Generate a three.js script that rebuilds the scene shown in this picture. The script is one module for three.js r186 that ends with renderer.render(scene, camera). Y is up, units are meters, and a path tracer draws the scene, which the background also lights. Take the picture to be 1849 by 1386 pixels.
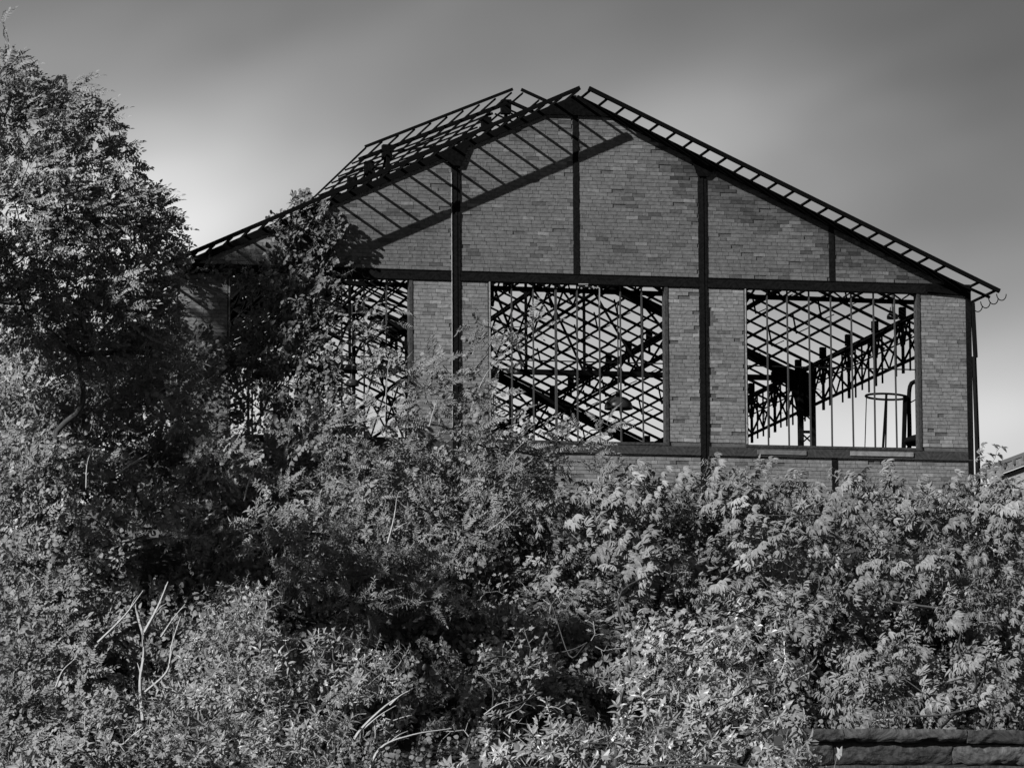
import * as THREE from 'three';
import { mergeGeometries } from 'three/addons/utils/BufferGeometryUtils.js';
import { ImprovedNoise } from 'three/addons/math/ImprovedNoise.js';

// ---------------------------------------------------------------- camera, sky, sun, exposure
const W = 1849, H = 1386, FPX = 9000;                   // a long lens, looking up at the hall from down the bank
const YO = 16.58;                                       // height of the gable beam above the ground at the camera
const camPos = new THREE.Vector3(-21.884, 1.6, 94.194);
const yaw = THREE.MathUtils.degToRad(12.309), pitch = THREE.MathUtils.degToRad(7.585), roll = THREE.MathUtils.degToRad(-0.334);
const fwd = new THREE.Vector3(Math.sin(yaw) * Math.cos(pitch), Math.sin(pitch), -Math.cos(yaw) * Math.cos(pitch));
const r0 = new THREE.Vector3().crossVectors(fwd, new THREE.Vector3(0, 1, 0)).normalize();
const u0 = new THREE.Vector3().crossVectors(r0, fwd);
const rgt = r0.clone().multiplyScalar(Math.cos(roll)).addScaledVector(u0, Math.sin(roll));
const upv = u0.clone().multiplyScalar(Math.cos(roll)).addScaledVector(r0, -Math.sin(roll));
const scene = new THREE.Scene();
const camera = new THREE.PerspectiveCamera(THREE.MathUtils.radToDeg(2 * Math.atan(H / 2 / FPX)), W / H, 0.5, 6000);
camera.position.copy(camPos);
camera.quaternion.setFromRotationMatrix(new THREE.Matrix4().makeBasis(rgt, upv, fwd.clone().negate()));
camera.updateMatrixWorld();

const renderer = new THREE.WebGLRenderer({ antialias: true });
renderer.setSize(1024, 767);
renderer.toneMapping = THREE.LinearToneMapping;
renderer.toneMappingExposure = 1.75;
renderer.shadowMap.enabled = true;

const noise = new ImprovedNoise();
const fbm = (x, y, z, o = 4) => { let s = 0, a = 0.5; for (let i = 0; i < o; i++) { s += a * noise.noise(x, y, z); x *= 2.03; y *= 2.03; z *= 2.03; a *= 0.5; } return s; };
const sstep = (a, b, x) => { const t = Math.min(1, Math.max(0, (x - a) / (b - a))); return t * t * (3 - 2 * t); };
const SKY = [[-1, 0.41], [6, 0.41], [7, 0.37], [8.2, 0.25], [9.3, 0.185], [10.3, 0.145], [11.2, 0.112], [12, 0.092], [15, 0.07], [25, 0.055], [90, 0.05]];
const skyAt = e => { for (let i = 1; i < SKY.length; i++) if (e < SKY[i][0]) { const [a, u] = SKY[i - 1], [b, v] = SKY[i], t = Math.max(0, (e - a) / (b - a)); return u + (v - u) * t; } return 0.05; };
{
  const w = 2048, h = 1024, d = new Float32Array(w * h * 4);
  for (let j = 0; j < h; j++) for (let i = 0; i < w; i++) {
    const el = ((j + 0.5) / h - 0.5) * 180, azr = ((i + 0.5) / w - 0.5) * 2 * Math.PI;
    const dx = Math.cos(azr), dz = Math.sin(azr), ce = Math.cos(el * Math.PI / 180), se = Math.sin(el * Math.PI / 180);
    let az = Math.atan2(dx, -dz) * 180 / Math.PI - 12.3; if (az > 180) az -= 360; if (az < -180) az += 360;
    const qx = dx * ce * 57.3, qz = dz * ce * 57.3, qa = qx * 0.8 + el * 0.35, qb = el - qx * 0.3;
    const n1 = fbm(qa * 0.16 + 3.1, qb * 0.3, qz * 0.16 + 7.7, 4), n2 = fbm(qa * 0.3 + 9.2, qb * 0.75, qz * 0.3 - 2.2, 5);
    const e = el + n1 * 1.4 + n2 * 0.5;                 // soft banks of haze lift and dip the bright horizon
    let v = skyAt(e) * (1 + 0.5 * n2 + 0.25 * n1) * (1 + sstep(70, 12, Math.abs(az)) * (0.27 - 0.5 * sstep(-1, 6, az)) * sstep(6.8, 9.5, el));
    // a pale cloud low to the left of the gable, a thin streak of cloud above its right slope
    v += 0.19 * Math.exp(-(((az + 4.6) / 2.3) ** 2) - (((el - 9.3) / 1.45) ** 2)) * (1 + 0.9 * n2);
    v += 0.06 * Math.exp(-(((az - 2.4) / 2.0) ** 2) - (((el - 10.3 - 0.18 * (az - 2.4)) / 0.75) ** 2)) * (1 + 1.6 * n2);
    v = Math.max(0.04, v);
    if (el < 0) v = 0.25;
    const k = (j * w + i) * 4; d[k] = d[k + 1] = d[k + 2] = v; d[k + 3] = 1;
  }
  const sky = new THREE.DataTexture(d, w, h, THREE.RGBAFormat, THREE.FloatType);
  sky.mapping = THREE.EquirectangularReflectionMapping; sky.magFilter = sky.minFilter = THREE.LinearFilter; sky.needsUpdate = true;
  scene.background = sky; scene.environment = sky;
}
const sun = new THREE.DirectionalLight(new THREE.Color(1, 1, 1), 5);
sun.position.set(-118, 79 + 10, 70); sun.target.position.set(0, 10, 0);
sun.castShadow = true; sun.shadow.mapSize.set(4096, 4096);
Object.assign(sun.shadow.camera, { left: -45, right: 45, top: 45, bottom: -45, near: 1, far: 400 });
scene.add(sun, sun.target);

// ---------------------------------------------------------------- helpers
let seed = 20240611;
const rnd = () => { seed = (seed + 0x6D2B79F5) | 0; let t = Math.imul(seed ^ (seed >>> 15), 1 | seed); t = (t + Math.imul(t ^ (t >>> 7), 61 | t)) ^ t; return ((t ^ (t >>> 14)) >>> 0) / 4294967296; };
const rr = (a, b) => a + (b - a) * rnd();
const V = (x, y, z) => new THREE.Vector3(x, y, z);
const gauss = () => (rnd() + rnd() + rnd() + rnd() - 2) * 1.0;
function ray(px, py) { return fwd.clone().addScaledVector(rgt, (px - W / 2) / FPX).addScaledVector(upv, -(py - H / 2) / FPX); }
function at(px, py, z) { const v = ray(px, py); return camPos.clone().addScaledVector(v, (z - camPos.z) / v.z); }        // where a line of sight meets the plane at depth z
function atX(px, py, x) { const v = ray(px, py); return camPos.clone().addScaledVector(v, (x - camPos.x) / v.x); }
const ppm = z => FPX / at(W / 2, H / 2, z).sub(camPos).dot(fwd);

const grey = v => new THREE.Color().setRGB(v, v, v);
function mat(v, rough = 0.9, extra = {}) { return new THREE.MeshPhysicalMaterial({ color: grey(v), roughness: rough, metalness: 0, specularIntensity: 0.25, ...extra }); }
function noiseTex(size, fn, srgb = false) {
  const d = new Uint8Array(size * size * 4);
  for (let j = 0; j < size; j++) for (let i = 0; i < size; i++) { const v = Math.max(0, Math.min(255, 255 * fn(i / size, j / size))); const k = (j * size + i) * 4; d[k] = d[k + 1] = d[k + 2] = v; d[k + 3] = 255; }
  const t = new THREE.DataTexture(d, size, size); t.wrapS = t.wrapT = THREE.RepeatWrapping; t.magFilter = THREE.LinearFilter; t.minFilter = THREE.LinearMipmapLinearFilter; t.generateMipmaps = true;
  if (srgb) t.colorSpace = THREE.SRGBColorSpace; t.needsUpdate = true; return t;
}
const tile = (f, u, v, s, z = 0) => { // seamless-ish noise on a torus
  const a = u * 2 * Math.PI, b = v * 2 * Math.PI; return f(Math.cos(a) * s + z, Math.sin(a) * s + Math.cos(b) * s, Math.sin(b) * s - z); };
const grainTex = noiseTex(256, (u, v) => 0.8 + 0.5 * tile((x, y, z) => fbm(x, y, z, 5), u, v, 2.2) + 0.12 * (rnd() - 0.5));
const rustTex = noiseTex(256, (u, v) => 0.7 + 0.9 * tile((x, y, z) => fbm(x, y, z, 5), u, v, 3.1, 5) + 0.1 * (rnd() - 0.5));

const M = {
  steel: mat(0.008, 0.85, { map: rustTex, specularIntensity: 0.08, bumpMap: rustTex, bumpScale: 0.004 }),
  steelMid: mat(0.045, 0.7, { map: rustTex }),
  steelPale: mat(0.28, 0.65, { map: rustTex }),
  iron: mat(0.005, 0.9, { map: rustTex, specularIntensity: 0.04 }),
  mortar: mat(0.088, 1, { map: grainTex, bumpMap: grainTex, bumpScale: 0.01 }),
  brick: new THREE.MeshPhysicalMaterial({ vertexColors: true, roughness: 0.95, specularIntensity: 0.3, map: grainTex, bumpMap: grainTex, bumpScale: 0.006 }),
  enamel: mat(0.02, 0.35),
};

const usedNames = new Map();
function numbered(n) { const k = usedNames.get(n) || 0; usedNames.set(n, k + 1); return k ? `${n}_${String(k).padStart(3, '0')}` : n; }
function thing(name, label, category, pos, group) {
  const o = new THREE.Group(); o.name = numbered(name); o.position.copy(pos); scene.add(o);
  o.userData = { label, category }; if (group) o.userData.group = group; return o;
}
function part(name, geo, m, parent, stuff) {
  const g = Array.isArray(geo) ? mergeGeometries(geo.map(norm)) : geo;
  const o = new THREE.Mesh(g, m); o.name = name; o.castShadow = o.receiveShadow = true; if (stuff) o.userData.kind = 'stuff'; parent.add(o); return o;
}
function norm(g) { let r = g.index ? g.toNonIndexed() : g; if (r === g) r = g.clone(); for (const k of Object.keys(r.attributes)) if (!['position', 'normal', 'uv'].includes(k)) r.deleteAttribute(k); return r; }
function group(name, parent) { const g = new THREE.Group(); g.name = name; parent.add(g); return g; }
function box(x0, x1, y0, y1, z0, z1) { const g = new THREE.BoxGeometry(x1 - x0, y1 - y0, z1 - z0); g.translate((x0 + x1) / 2, (y0 + y1) / 2, (z0 + z1) / 2); boxUV(g); return g; }
function boxUV(g) { const p = g.attributes.position, n = g.attributes.normal, uv = g.attributes.uv; for (let i = 0; i < p.count; i++) { const ax = Math.abs(n.getX(i)), ay = Math.abs(n.getY(i)); if (ax > 0.7) uv.setXY(i, p.getZ(i), p.getY(i)); else if (ay > 0.7) uv.setXY(i, p.getX(i), p.getZ(i)); else uv.setXY(i, p.getX(i), p.getY(i)); } }
// a bar of section w (across) by h (in the 'side' direction) from a to b
function bar(a, b, w, h = w, side = V(0, 0, 1)) {
  const y = b.clone().sub(a), L = y.length(); y.normalize();
  let x = new THREE.Vector3().crossVectors(y, side); if (x.lengthSq() < 1e-4) x.crossVectors(y, V(1, 0, 0)); x.normalize();
  const z = new THREE.Vector3().crossVectors(x, y);
  const g = new THREE.BoxGeometry(w, L, h); g.applyMatrix4(new THREE.Matrix4().makeBasis(x, y, z).setPosition(a.clone().add(b).multiplyScalar(0.5))); return g;
}
function tube(pts, rA, rB = rA, seg = 16, rad = 6) {
  const c = new THREE.CatmullRomCurve3(pts); const g = new THREE.TubeGeometry(c, seg, 1, rad, false);
  const p = g.attributes.position; for (let i = 0; i <= seg; i++) { const t = i / seg, q = c.getPointAt(t), r = rA + (rB - rA) * t;
    for (let j = 0; j <= rad; j++) { const k = i * (rad + 1) + j; p.setXYZ(k, q.x + (p.getX(k) - q.x) * r, q.y + (p.getY(k) - q.y) * r, q.z + (p.getZ(k) - q.z) * r); } }
  g.computeVertexNormals(); return g;
}
function plate(pts, th, z) { const s = new THREE.Shape(pts.map(p => new THREE.Vector2(p[0], p[1]))); const g = new THREE.ExtrudeGeometry(s, { depth: th, bevelEnabled: false }); g.translate(0, 0, z); return g; }

// ---------------------------------------------------------------- ground
const HB = 11.4;                                         // the hall stands on top of a bank
const bankY = z => HB * sstep(30, -2, z) + (z < -40 ? -3 * sstep(-40, -120, z) : 0);
function groundY(x, z) { return bankY(z) + 0.25 * fbm(x * 0.13, 0.4, z * 0.13, 3); }
{
  const n = 150, xs = [], P = [], I = []; for (let i = 0; i <= n; i++) { const t = i / n * 2 - 1; xs.push(Math.sign(t) * (Math.abs(t) * 70 + Math.pow(Math.abs(t), 6) * 2900)); }
  for (const z of xs) for (const x of xs) P.push(x, groundY(x, z + 20), z + 20);
  for (let j = 0; j < n; j++) for (let i = 0; i < n; i++) { const a = j * (n + 1) + i; I.push(a, a + n + 1, a + 1, a + 1, a + n + 1, a + n + 2); }
  const g = new THREE.BufferGeometry(); g.setAttribute('position', new THREE.Float32BufferAttribute(P, 3)); g.setAttribute('uv', new THREE.Float32BufferAttribute(P.flatMap((v, k) => k % 3 === 1 ? [] : [v * 0.6]), 2)); g.setIndex(I); g.computeVertexNormals();
  const o = new THREE.Mesh(g, mat(0.03, 1, { map: grainTex, bumpMap: grainTex, bumpScale: 0.06, specularIntensity: 0.1 })); o.name = 'ground'; o.receiveShadow = true; o.castShadow = true; o.userData = { kind: 'structure' }; scene.add(o);
}

// ---------------------------------------------------------------- the hall (its own axes: origin on the ground under the ridge, facade at z = 0)
const hall = thing('brick_hall', 'derelict roofless hall with a brick gable, black steel frame and three tall empty windows', 'building', V(0, HB, 0));
const Y = y => y + YO - HB;                              // heights below are measured from the top of the gable beam
const XE = 8.03, K = 0.455, YR = 3.64;                   // half width, roof slope, height of the wall's top at the ridge
const rakeY = x => YR - K * Math.abs(x);
const WIN = [[-6.90, -3.36], [-1.755, 1.765], [3.415, 6.94]], WT = -0.13, WB = -3.24;
{ // ---- brickwork
  const L = 0.25, C = 0.0745, J = 0.0075, cols = [-2.435, 2.54], posts = [-5.2, -0.025, 5.185];
  const bricks = [];
  const yBase = -5.15;
  const rows = Math.ceil((YR - yBase) / C);
  for (let r = 0; r < rows; r++) {
    const y0 = yBase + r * C, yc = y0 + C / 2;
    if (yc > -0.16 && yc < 0.09) continue;               // behind the gable beam
    if (yc > -3.47 && yc < -3.22) continue;              // behind the sill beam
    const xm = yc > 0 ? Math.min(XE, (YR - yc - 0.03) / K) : XE;
    let spans = [[-xm, xm]];
    const cut = (a, b) => { spans = spans.flatMap(([s, e]) => b <= s || a >= e ? [[s, e]] : [[s, Math.max(s, a)], [Math.min(e, b), e]].filter(([p, q]) => q - p > 0.03)); };
    for (const c of cols) cut(c - 0.085, c + 0.085);
    if (yc > 0) for (const c of posts) cut(c - 0.055, c + 0.055); else if (yc < -3.4) cut(5.13, 5.24);
    if (yc < 0 && yc > -3.3) for (const [a, b] of WIN) cut(a - 0.05, b + 0.05);
    for (const [s, e] of spans) {
      let x = s - ((r * 0.5 + 0.17 * ((r * 7) % 3)) % 1) * L;
      while (x < e) {
        let len = L * (rnd() < 0.16 ? 0.5 : 1) * rr(0.96, 1.04);
        const a = Math.max(s, x), b = Math.min(e, x + len); x += len;
        if (b - a < 0.035) continue;
        const xc = (a + b) / 2, ragged = fbm(xc * 0.7 + 4, yc * 1.1, 2.3, 3);
        const nearRake = yc > 0 ? rakeY(xc) - yc : 9, right = xc > 1.6;
        const edge = Math.min(...cols.map(c => Math.abs(xc - c)), ...(yc > 0 ? posts.map(c => Math.abs(xc - c)) : [9]));
        let lost = 0.0015 + (right && nearRake < 0.9 ? 0.16 * (1 - nearRake / 0.9) : 0) + (edge < 0.24 ? (right ? 0.1 : 0.05) : 0) + (right ? Math.max(0, ragged - 0.15) * 0.3 : 0);
        if (rnd() < lost) continue;                       // a brick fallen out
        let tone = 0.128 * (1 + 0.09 * gauss() + 0.3 * fbm(xc * 0.55, yc * 0.8, 9.1, 3));
        const q = rnd(); if (q < 0.05) tone *= 1.35; else if (q < 0.11) tone *= 0.62;
        // soot on the bricks of the right half of the gable: single bricks, blackened in ragged patches
        if (yc < 0) tone *= 1.3; else tone *= 0.93;        // the gable is sootier than the piers below it
        if (right && yc > 0) { const soot = 1.25 - nearRake * 0.85 + 1.3 * fbm(xc * 1.3, yc * 1.9, 4.4, 3) + 0.25 * gauss(); if (soot > 0.55) tone *= soot > 0.95 ? 0.42 : 0.66; }
        bricks.push({ a: a + J / 2, b: b - J / 2, y0: y0 + J / 2, y1: y0 + C - J / 2, z: rr(0.001, 0.006) - (rnd() < (right ? 0.03 : 0.008) ? 0.02 : 0), tilt: gauss() * 0.006, tone: Math.max(0.03, tone), full: b - a > 0.23, yc, xc });
      }
    }
  }
  // one brick: front, top, bottom and ends, worn at the corners
  const brickGeo = (k, ox = 0, oy = 0) => {
    const g = new THREE.BoxGeometry(k.b - k.a, k.y1 - k.y0, 0.06); const p = g.attributes.position;
    for (let i = 0; i < p.count; i++) { const x = p.getX(i); p.setY(i, p.getY(i) + (x > 0 ? 1 : -1) * k.tilt * 0.5); }
    g.translate((k.a + k.b) / 2 - ox, Y((k.y0 + k.y1) / 2) - oy, k.z - 0.03);
    const uv = g.attributes.uv, du = (k.xc * 1.37) % 1, dv = (k.yc * 2.71) % 1; for (let i = 0; i < uv.count; i++) uv.setXY(i, du + (p.getX(i) + ox) * 0.9, dv + (p.getY(i) + oy) * 0.9);
    const c = new Float32Array(p.count * 3).fill(k.tone); g.setAttribute('color', new THREE.BufferAttribute(c, 3)); return g;
  };
  const key = k => Math.hypot(k.xc - 1.3, (k.yc - 1.3) * 1.2) + (k.full ? 0 : 100);
  const sorted = [...bricks].sort((p, q) => key(p) - key(q)), own = new Set(sorted.slice(0, 300));
  for (const k of own) part('brick', brickGeo(k), M.brick, hall);
  part('brickwork', mergeGeometries(bricks.filter(k => !own.has(k)).map(k => brickGeo(k))), M.brick, hall, true);
  // the wall behind the face bricks: recessed mortar, open at the windows
  const s = new THREE.Shape(); s.moveTo(-XE, Y(-6.6)); s.lineTo(XE, Y(-6.6)); s.lineTo(XE, Y(rakeY(XE))); s.lineTo(0, Y(YR)); s.lineTo(-XE, Y(rakeY(XE))); s.closePath();
  for (const [a, b] of WIN) { const h = new THREE.Path(); h.moveTo(a - 0.02, Y(WB - 0.02)); h.lineTo(b + 0.02, Y(WB - 0.02)); h.lineTo(b + 0.02, Y(WT + 0.02)); h.lineTo(a - 0.02, Y(WT + 0.02)); h.closePath(); s.holes.push(h); }
  const g = new THREE.ExtrudeGeometry(s, { depth: 0.24, bevelEnabled: false }); g.translate(0, 0, -0.25);
  part('wall', g, M.mortar, hall);
  // side walls up to the sill, seen only from elsewhere
  part('side_wall', box(XE - 0.25, XE, -1.2, Y(WB), -37, -0.26), M.mortar, hall);
  part('side_wall', box(-XE, -XE + 0.25, -1.2, Y(WB), -37, -0.26), M.mortar, hall);
}
{ // ---- steel on the facade
  const ibeam = (x, w, y0, y1, m) => { const gs = [box(x - w / 2, x + w / 2, y0, y1, 0.002, 0.028), box(x - 0.02, x + 0.02, y0, y1, 0.028, 0.04)]; return part('column', gs, m, hall); };
  ibeam(-2.435, 0.16, 0, Y(rakeY(2.4) - 0.03), M.steel); ibeam(2.54, 0.16, 0, Y(rakeY(2.5) - 0.03), M.steel);
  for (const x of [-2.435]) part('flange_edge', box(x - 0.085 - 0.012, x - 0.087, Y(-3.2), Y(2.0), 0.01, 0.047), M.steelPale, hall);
  for (const [x, y1] of [[-5.2, rakeY(5.2)], [-0.025, YR - 0.05], [5.185, rakeY(5.185)]]) part('post', box(x - 0.05, x + 0.05, Y(0.06), Y(y1 - 0.02), 0.0, 0.022), M.steel, hall);
  part('post', box(5.135, 5.23, 0, Y(-3.48), 0.0, 0.022), M.steel, hall);
  // beams butt against the columns
  const seg = [[-XE, -2.523], [-2.347, 2.452], [2.628, XE]];
  for (const [a, b] of seg) {
    part('gable_beam', [box(a, b, Y(-0.12), Y(0.05), 0.0, 0.024), box(a, b, Y(0.05), Y(0.064), 0.0, 0.036), box(a, b, Y(-0.134), Y(-0.12), 0.0, 0.036)], M.steel, hall);
    part('sill_beam', [box(a, b, Y(-3.455), Y(-3.295), 0.0, 0.03), box(a, b, Y(-3.472), Y(-3.455), 0, 0.045)], M.steelMid, hall);
  }
  part('timber_strip', box(5.5, 6.8, Y(-3.42), Y(-3.33), 0.0315, 0.05), mat(0.2, 0.9, { map: grainTex }), hall);
  part('timber_strip', box(3.6, 4.6, Y(-3.43), Y(-3.34), 0.0315, 0.048), mat(0.12, 0.9, { map: grainTex }), hall);
  // corner posts
  part('corner_post', box(XE - 0.09, XE + 0.02, 0, Y(0.02), 0.013, 0.044), M.steel, hall);
  part('corner_post', box(-XE - 0.02, -XE + 0.09, 0, Y(-0.15), 0.013, 0.044), M.steelMid, hall);
  // plates under the rake, the shoulders at both ends
  for (const s of [1, -1]) {
    const a = V(0, Y(YR - 0.07), 0.029), b = V(s * (XE + 0.02), Y(rakeY(XE) - 0.07), 0.029);
    part('rake_beam', bar(a, b, 0.13, 0.046), M.iron, hall);
  }
  part('apex_plate', plate([[-0.75, Y(3.22)], [0.75, Y(3.22)], [0.35, Y(3.4)], [0, Y(3.58)], [-0.35, Y(3.4)]], 0.012, 0.0535), M.iron, hall);
  for (const s of [1, -1]) part('knee_plate', plate([[s * 7.1, Y(0.06)], [s * 8.04, Y(0.06)], [s * 8.04, Y(-0.35)], [s * 7.9, Y(-0.16)], [s * 7.1, Y(-0.1)], [s * 7.1, Y(0.5)]].slice(0, 5), 0.012, 0.0555), M.iron, hall);
  for (const [x, y] of [[-2.435, rakeY(2.435)], [2.54, rakeY(2.54)]]) part('column_head', plate(x < 0 ? [[x - 0.3, Y(y - 0.22)], [x - 0.1, Y(y - 0.4)], [x + 0.1, Y(y - 0.4)], [x + 0.26, Y(y + 0.02)]] : [[x - 0.26, Y(y + 0.02)], [x - 0.1, Y(y - 0.4)], [x + 0.1, Y(y - 0.4)], [x + 0.3, Y(y - 0.22)]], 0.012, 0.0575), M.iron, hall);
  // downpipe down the right-hand corner
  const dp = [V(XE + 0.06, Y(-0.3), 0.02), V(XE + 0.1, Y(-1.4), 0.02)];
  part('downpipe', [bar(dp[0], dp[1], 0.07, 0.09), tube([V(XE + 0.07, Y(-1.38), 0.02), V(XE + 0.1, Y(-3), 0.02), V(XE + 0.12, 0, 0.02)], 0.05, 0.055, 12, 8)], M.steel, hall);
}
{ // ---- windows: frame, glazing bars, transom; the glass is gone
  WIN.forEach(([a, b], i) => {
    const w = group('window', hall), z0 = -0.12, z1 = -0.06;
    part('window_frame', [box(a - 0.05, a + 0.012, Y(WB), Y(WT), -0.2, 0.02), box(b - 0.012, b + 0.05, Y(WB), Y(WT), -0.2, 0.02), box(a - 0.05, b + 0.05, Y(WB - 0.05), Y(WB), -0.22, 0.04), box(a - 0.05, b + 0.05, Y(WT), Y(WT + 0.03), -0.2, -0.001)], M.steelMid, w);
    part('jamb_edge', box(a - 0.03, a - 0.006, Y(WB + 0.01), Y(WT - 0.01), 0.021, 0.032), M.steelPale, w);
    for (let k = 1; k < 8; k++) { const x = a + (b - a) * k / 8 + rr(-0.012, 0.012), lean = gauss() * 0.012, thick = (i === 1 && k === 3) ? 0.045 : 0.026; part('glazing_bar', bar(V(x, Y(WB), (z0 + z1) / 2), V(x + lean, Y(WT), (z0 + z1) / 2), thick, 0.045), M.steelMid, w); }
    part('transom', box(a + 0.01, b - 0.01, Y(-1.665), Y(-1.64), -0.135, -0.118), M.steel, w);
    if (i === 1) part('casement', [bar(V(0, Y(-0.17), -0.03), V(0.44, Y(-0.2), 0.0), 0.018), bar(V(0.44, Y(-0.2), 0), V(0.44, Y(-0.55), 0), 0.018), bar(V(0.01, Y(-0.14), 0.03), V(0.2, Y(-0.14), 0.05), 0.02)], M.steelPale, w);
  });
}
// ---- the bare roof
const ZEND = -38.2, OV = 0.7, PS = 0.343;
const roofY = x => rakeY(x) + 0.015;
{
  const iron = M.iron;
  for (const s of [1, -1]) {
    for (let k = 0; k <= 24; k++) {                      // purlins, running out over the gable
      const x = 0.1 + k * PS + 0.02; if (x > 8.44) break;
      if (rnd() < 0.04 && k > 1) continue;
      const zs = [OV, -1.5, -6.5, -12, -18, -25, -31, ZEND], sag = zs.map((z, i) => i < 2 ? 0 : gauss() * 0.03 - (rnd() < 0.06 ? 0.1 : 0)), gap = rnd() < 0.14 ? zs.length - 2 : -1;
      part('purlin', zs.slice(1).flatMap((z, i) => i === gap ? [] : [bar(V(s * x, Y(roofY(x) + sag[i]), zs[i]), V(s * x + sag[i + 1] * 0.4, Y(roofY(x) + sag[i + 1]), z - 0.02), 0.038, 0.045, V(s * K, 1, 0))]), iron, hall);
    }
    part('barge_rafter', bar(V(s * 0.09, Y(roofY(0.09) + 0.03), OV), V(s * 8.44, Y(roofY(8.44) + 0.03), OV), 0.08, 0.07), iron, hall);
    part('eaves_rafter_end', bar(V(s * 7.6, Y(roofY(7.6) - 0.06), 0.12), V(s * 8.42, Y(roofY(8.42) - 0.02), 0.12), 0.05, 0.05), iron, hall);
    for (let z = -1.2; z > ZEND; z -= 1.0) {             // rafters
      const b = Math.abs(((z + 1.2) % 2)) < 0.01;
      part('rafter', bar(V(s * 0.06, Y(roofY(0.06) - 0.06), z), V(s * 8.4, Y(roofY(8.4) - 0.06), z), b ? 0.06 : 0.04, 0.045), iron, hall);
    }
    const hang = [];
    for (let z = -2; z > -30; z -= 2) for (const x of [3.0, 4.1, 5.7, 6.6]) hang.push(bar(V(s * x, Y(roofY(x) - 0.05), z), V(s * (x + 0.16), Y(roofY(x) - 0.42), z - 0.3), 0.03), bar(V(s * (x + 0.5), Y(roofY(x + 0.5) - 0.03), z - 0.55), V(s * (x + 0.16), Y(roofY(x) - 0.42), z - 0.3), 0.022));
    part('roof_strap', hang, iron, hall, true);
    // lattice girders along the hall under the roof: at the eaves and in mid-slope
    for (const [gx, top, dep] of [[7.6, -0.22, 0.86], [5.2, 0.98, 0.5], [2.5, 2.1, 0.95]]) {
      const bot = top - dep, yc = (top + bot) / 2, eaves = gx === 7.6, X = s * gx, g = group('lattice_girder', hall), single = eaves && s > 0;
      part('chord', bar(V(X, Y(top), -0.3), V(X, Y(top), ZEND), 0.08, 0.09), iron, g);
      part('chord', bar(V(X, Y(bot), -0.3), V(X, Y(bot - 0.06), ZEND), 0.05, 0.06), iron, g);
      const bars_ = [], stub = [];
      for (let z = -1.2; z > ZEND + 2; z -= 2) {
        const zc = z - 1;
        if (eaves) {
          stub.push(bar(V(X, Y(top), z), V(X, Y(bot - 0.22), z), 0.07, 0.05, V(1, 0, 0)));
          for (const f of [0.5, 1, 1.5]) if (rnd() > 0.1) stub.push(bar(V(X, Y(top), z - f), V(X, Y(bot - rr(0.16, 0.3)), z - f), 0.045, 0.03, V(1, 0, 0)));
          bars_.push(bar(V(X, Y(top), z), V(X, Y(bot), zc), 0.03), bar(V(X, Y(top), z - 2), V(X, Y(bot), zc), 0.03), bar(V(X, Y(yc), z), V(X, Y(yc), z - 2), 0.025));
          for (const e of [-1, 1]) { const zz = e < 0 ? z : z - 2; bars_.push(tube([V(X, Y(top - 0.02), zz + e * 0.55), V(X, Y(top - 0.14), zz + e * 0.3), V(X, Y(top - 0.5), zz + e * 0.1)], 0.022, 0.022, 6, 5)); }
          if (rnd() < 0.7) part('loose_wire', tube([V(X, Y(yc - 0.05), z - rr(0.2, 1.8)), V(X + 0.05, Y(yc - 0.2), z - rr(0.2, 1.8)), V(X, Y(yc - 0.3), z - rr(0.2, 1.8))], 0.008, 0.006, 6, 4), iron, g);
        }
        bars_.push(bar(V(X, Y(top), z), V(X, Y(bot), z - 2), 0.036), bar(V(X, Y(bot), z), V(X, Y(top), z - 2), 0.036));
        // the bracket that carries the rafter over the girder
        if (gx > 5) part('rafter_bracket', [box(X - 0.065, X + 0.065, Y(top + 0.05), Y(top + 0.29), z - 0.06, z + 0.06), box(X - 0.025, X + 0.025, Y(top - 0.25), Y(top + 0.04), z - 0.025, z + 0.025)], iron, hall);
      }
      if (single) { for (const q of bars_) part('lattice_bar', q, iron, g); for (const q of stub) part('hanger', q, iron, g); }
      else { part('lattice', bars_, iron, g, true); if (stub.length) part('hanger', stub, iron, g, true); }
    }
  }
  // trusses
  for (const z of [-10.6, -24.2]) {
    const t = group('roof_truss', hall);
    for (const s of [1, -1]) { part('top_chord', bar(V(0, Y(YR - 0.68), z), V(s * 7.6, Y(rakeY(7.6) - 0.68), z), 0.21, 0.12), iron, t); part('cap_strip', bar(V(0, Y(YR - 0.48), z), V(s * 7.6, Y(rakeY(7.6) - 0.48), z), 0.03, 0.1), iron, t); }
    part('tie_beam', box(-7.5, 7.5, Y(-0.48), Y(-0.37), z - 0.07, z + 0.07), iron, t);
    const wy = x => rakeY(x) - 0.7;
    for (const s of [1, -1]) for (const x of [1.3, 2.6, 3.9, 5.2]) {
      part('web_bar', bar(V(s * x, Y(-0.42), z), V(s * x, Y(wy(x)), z), 0.055), iron, t);
      part('web_bar', bar(V(s * x, Y(-0.42), z), V(s * (x - 1.3), Y(wy(x - 1.3)), z), 0.045), iron, t);
    }
    part('web_bar', bar(V(0, Y(-0.42), z), V(0, Y(YR - 0.7), z), 0.08), iron, t);
    for (const x of [-5.2, -2.6, 0, 2.6, 5.2]) part('gusset', plate([[x - 0.26, Y(-0.34)], [x + 0.26, Y(-0.34)], [x + 0.16, Y(-0.54)], [x - 0.16, Y(-0.54)]], 0.03, z - 0.11), iron, t);
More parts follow.
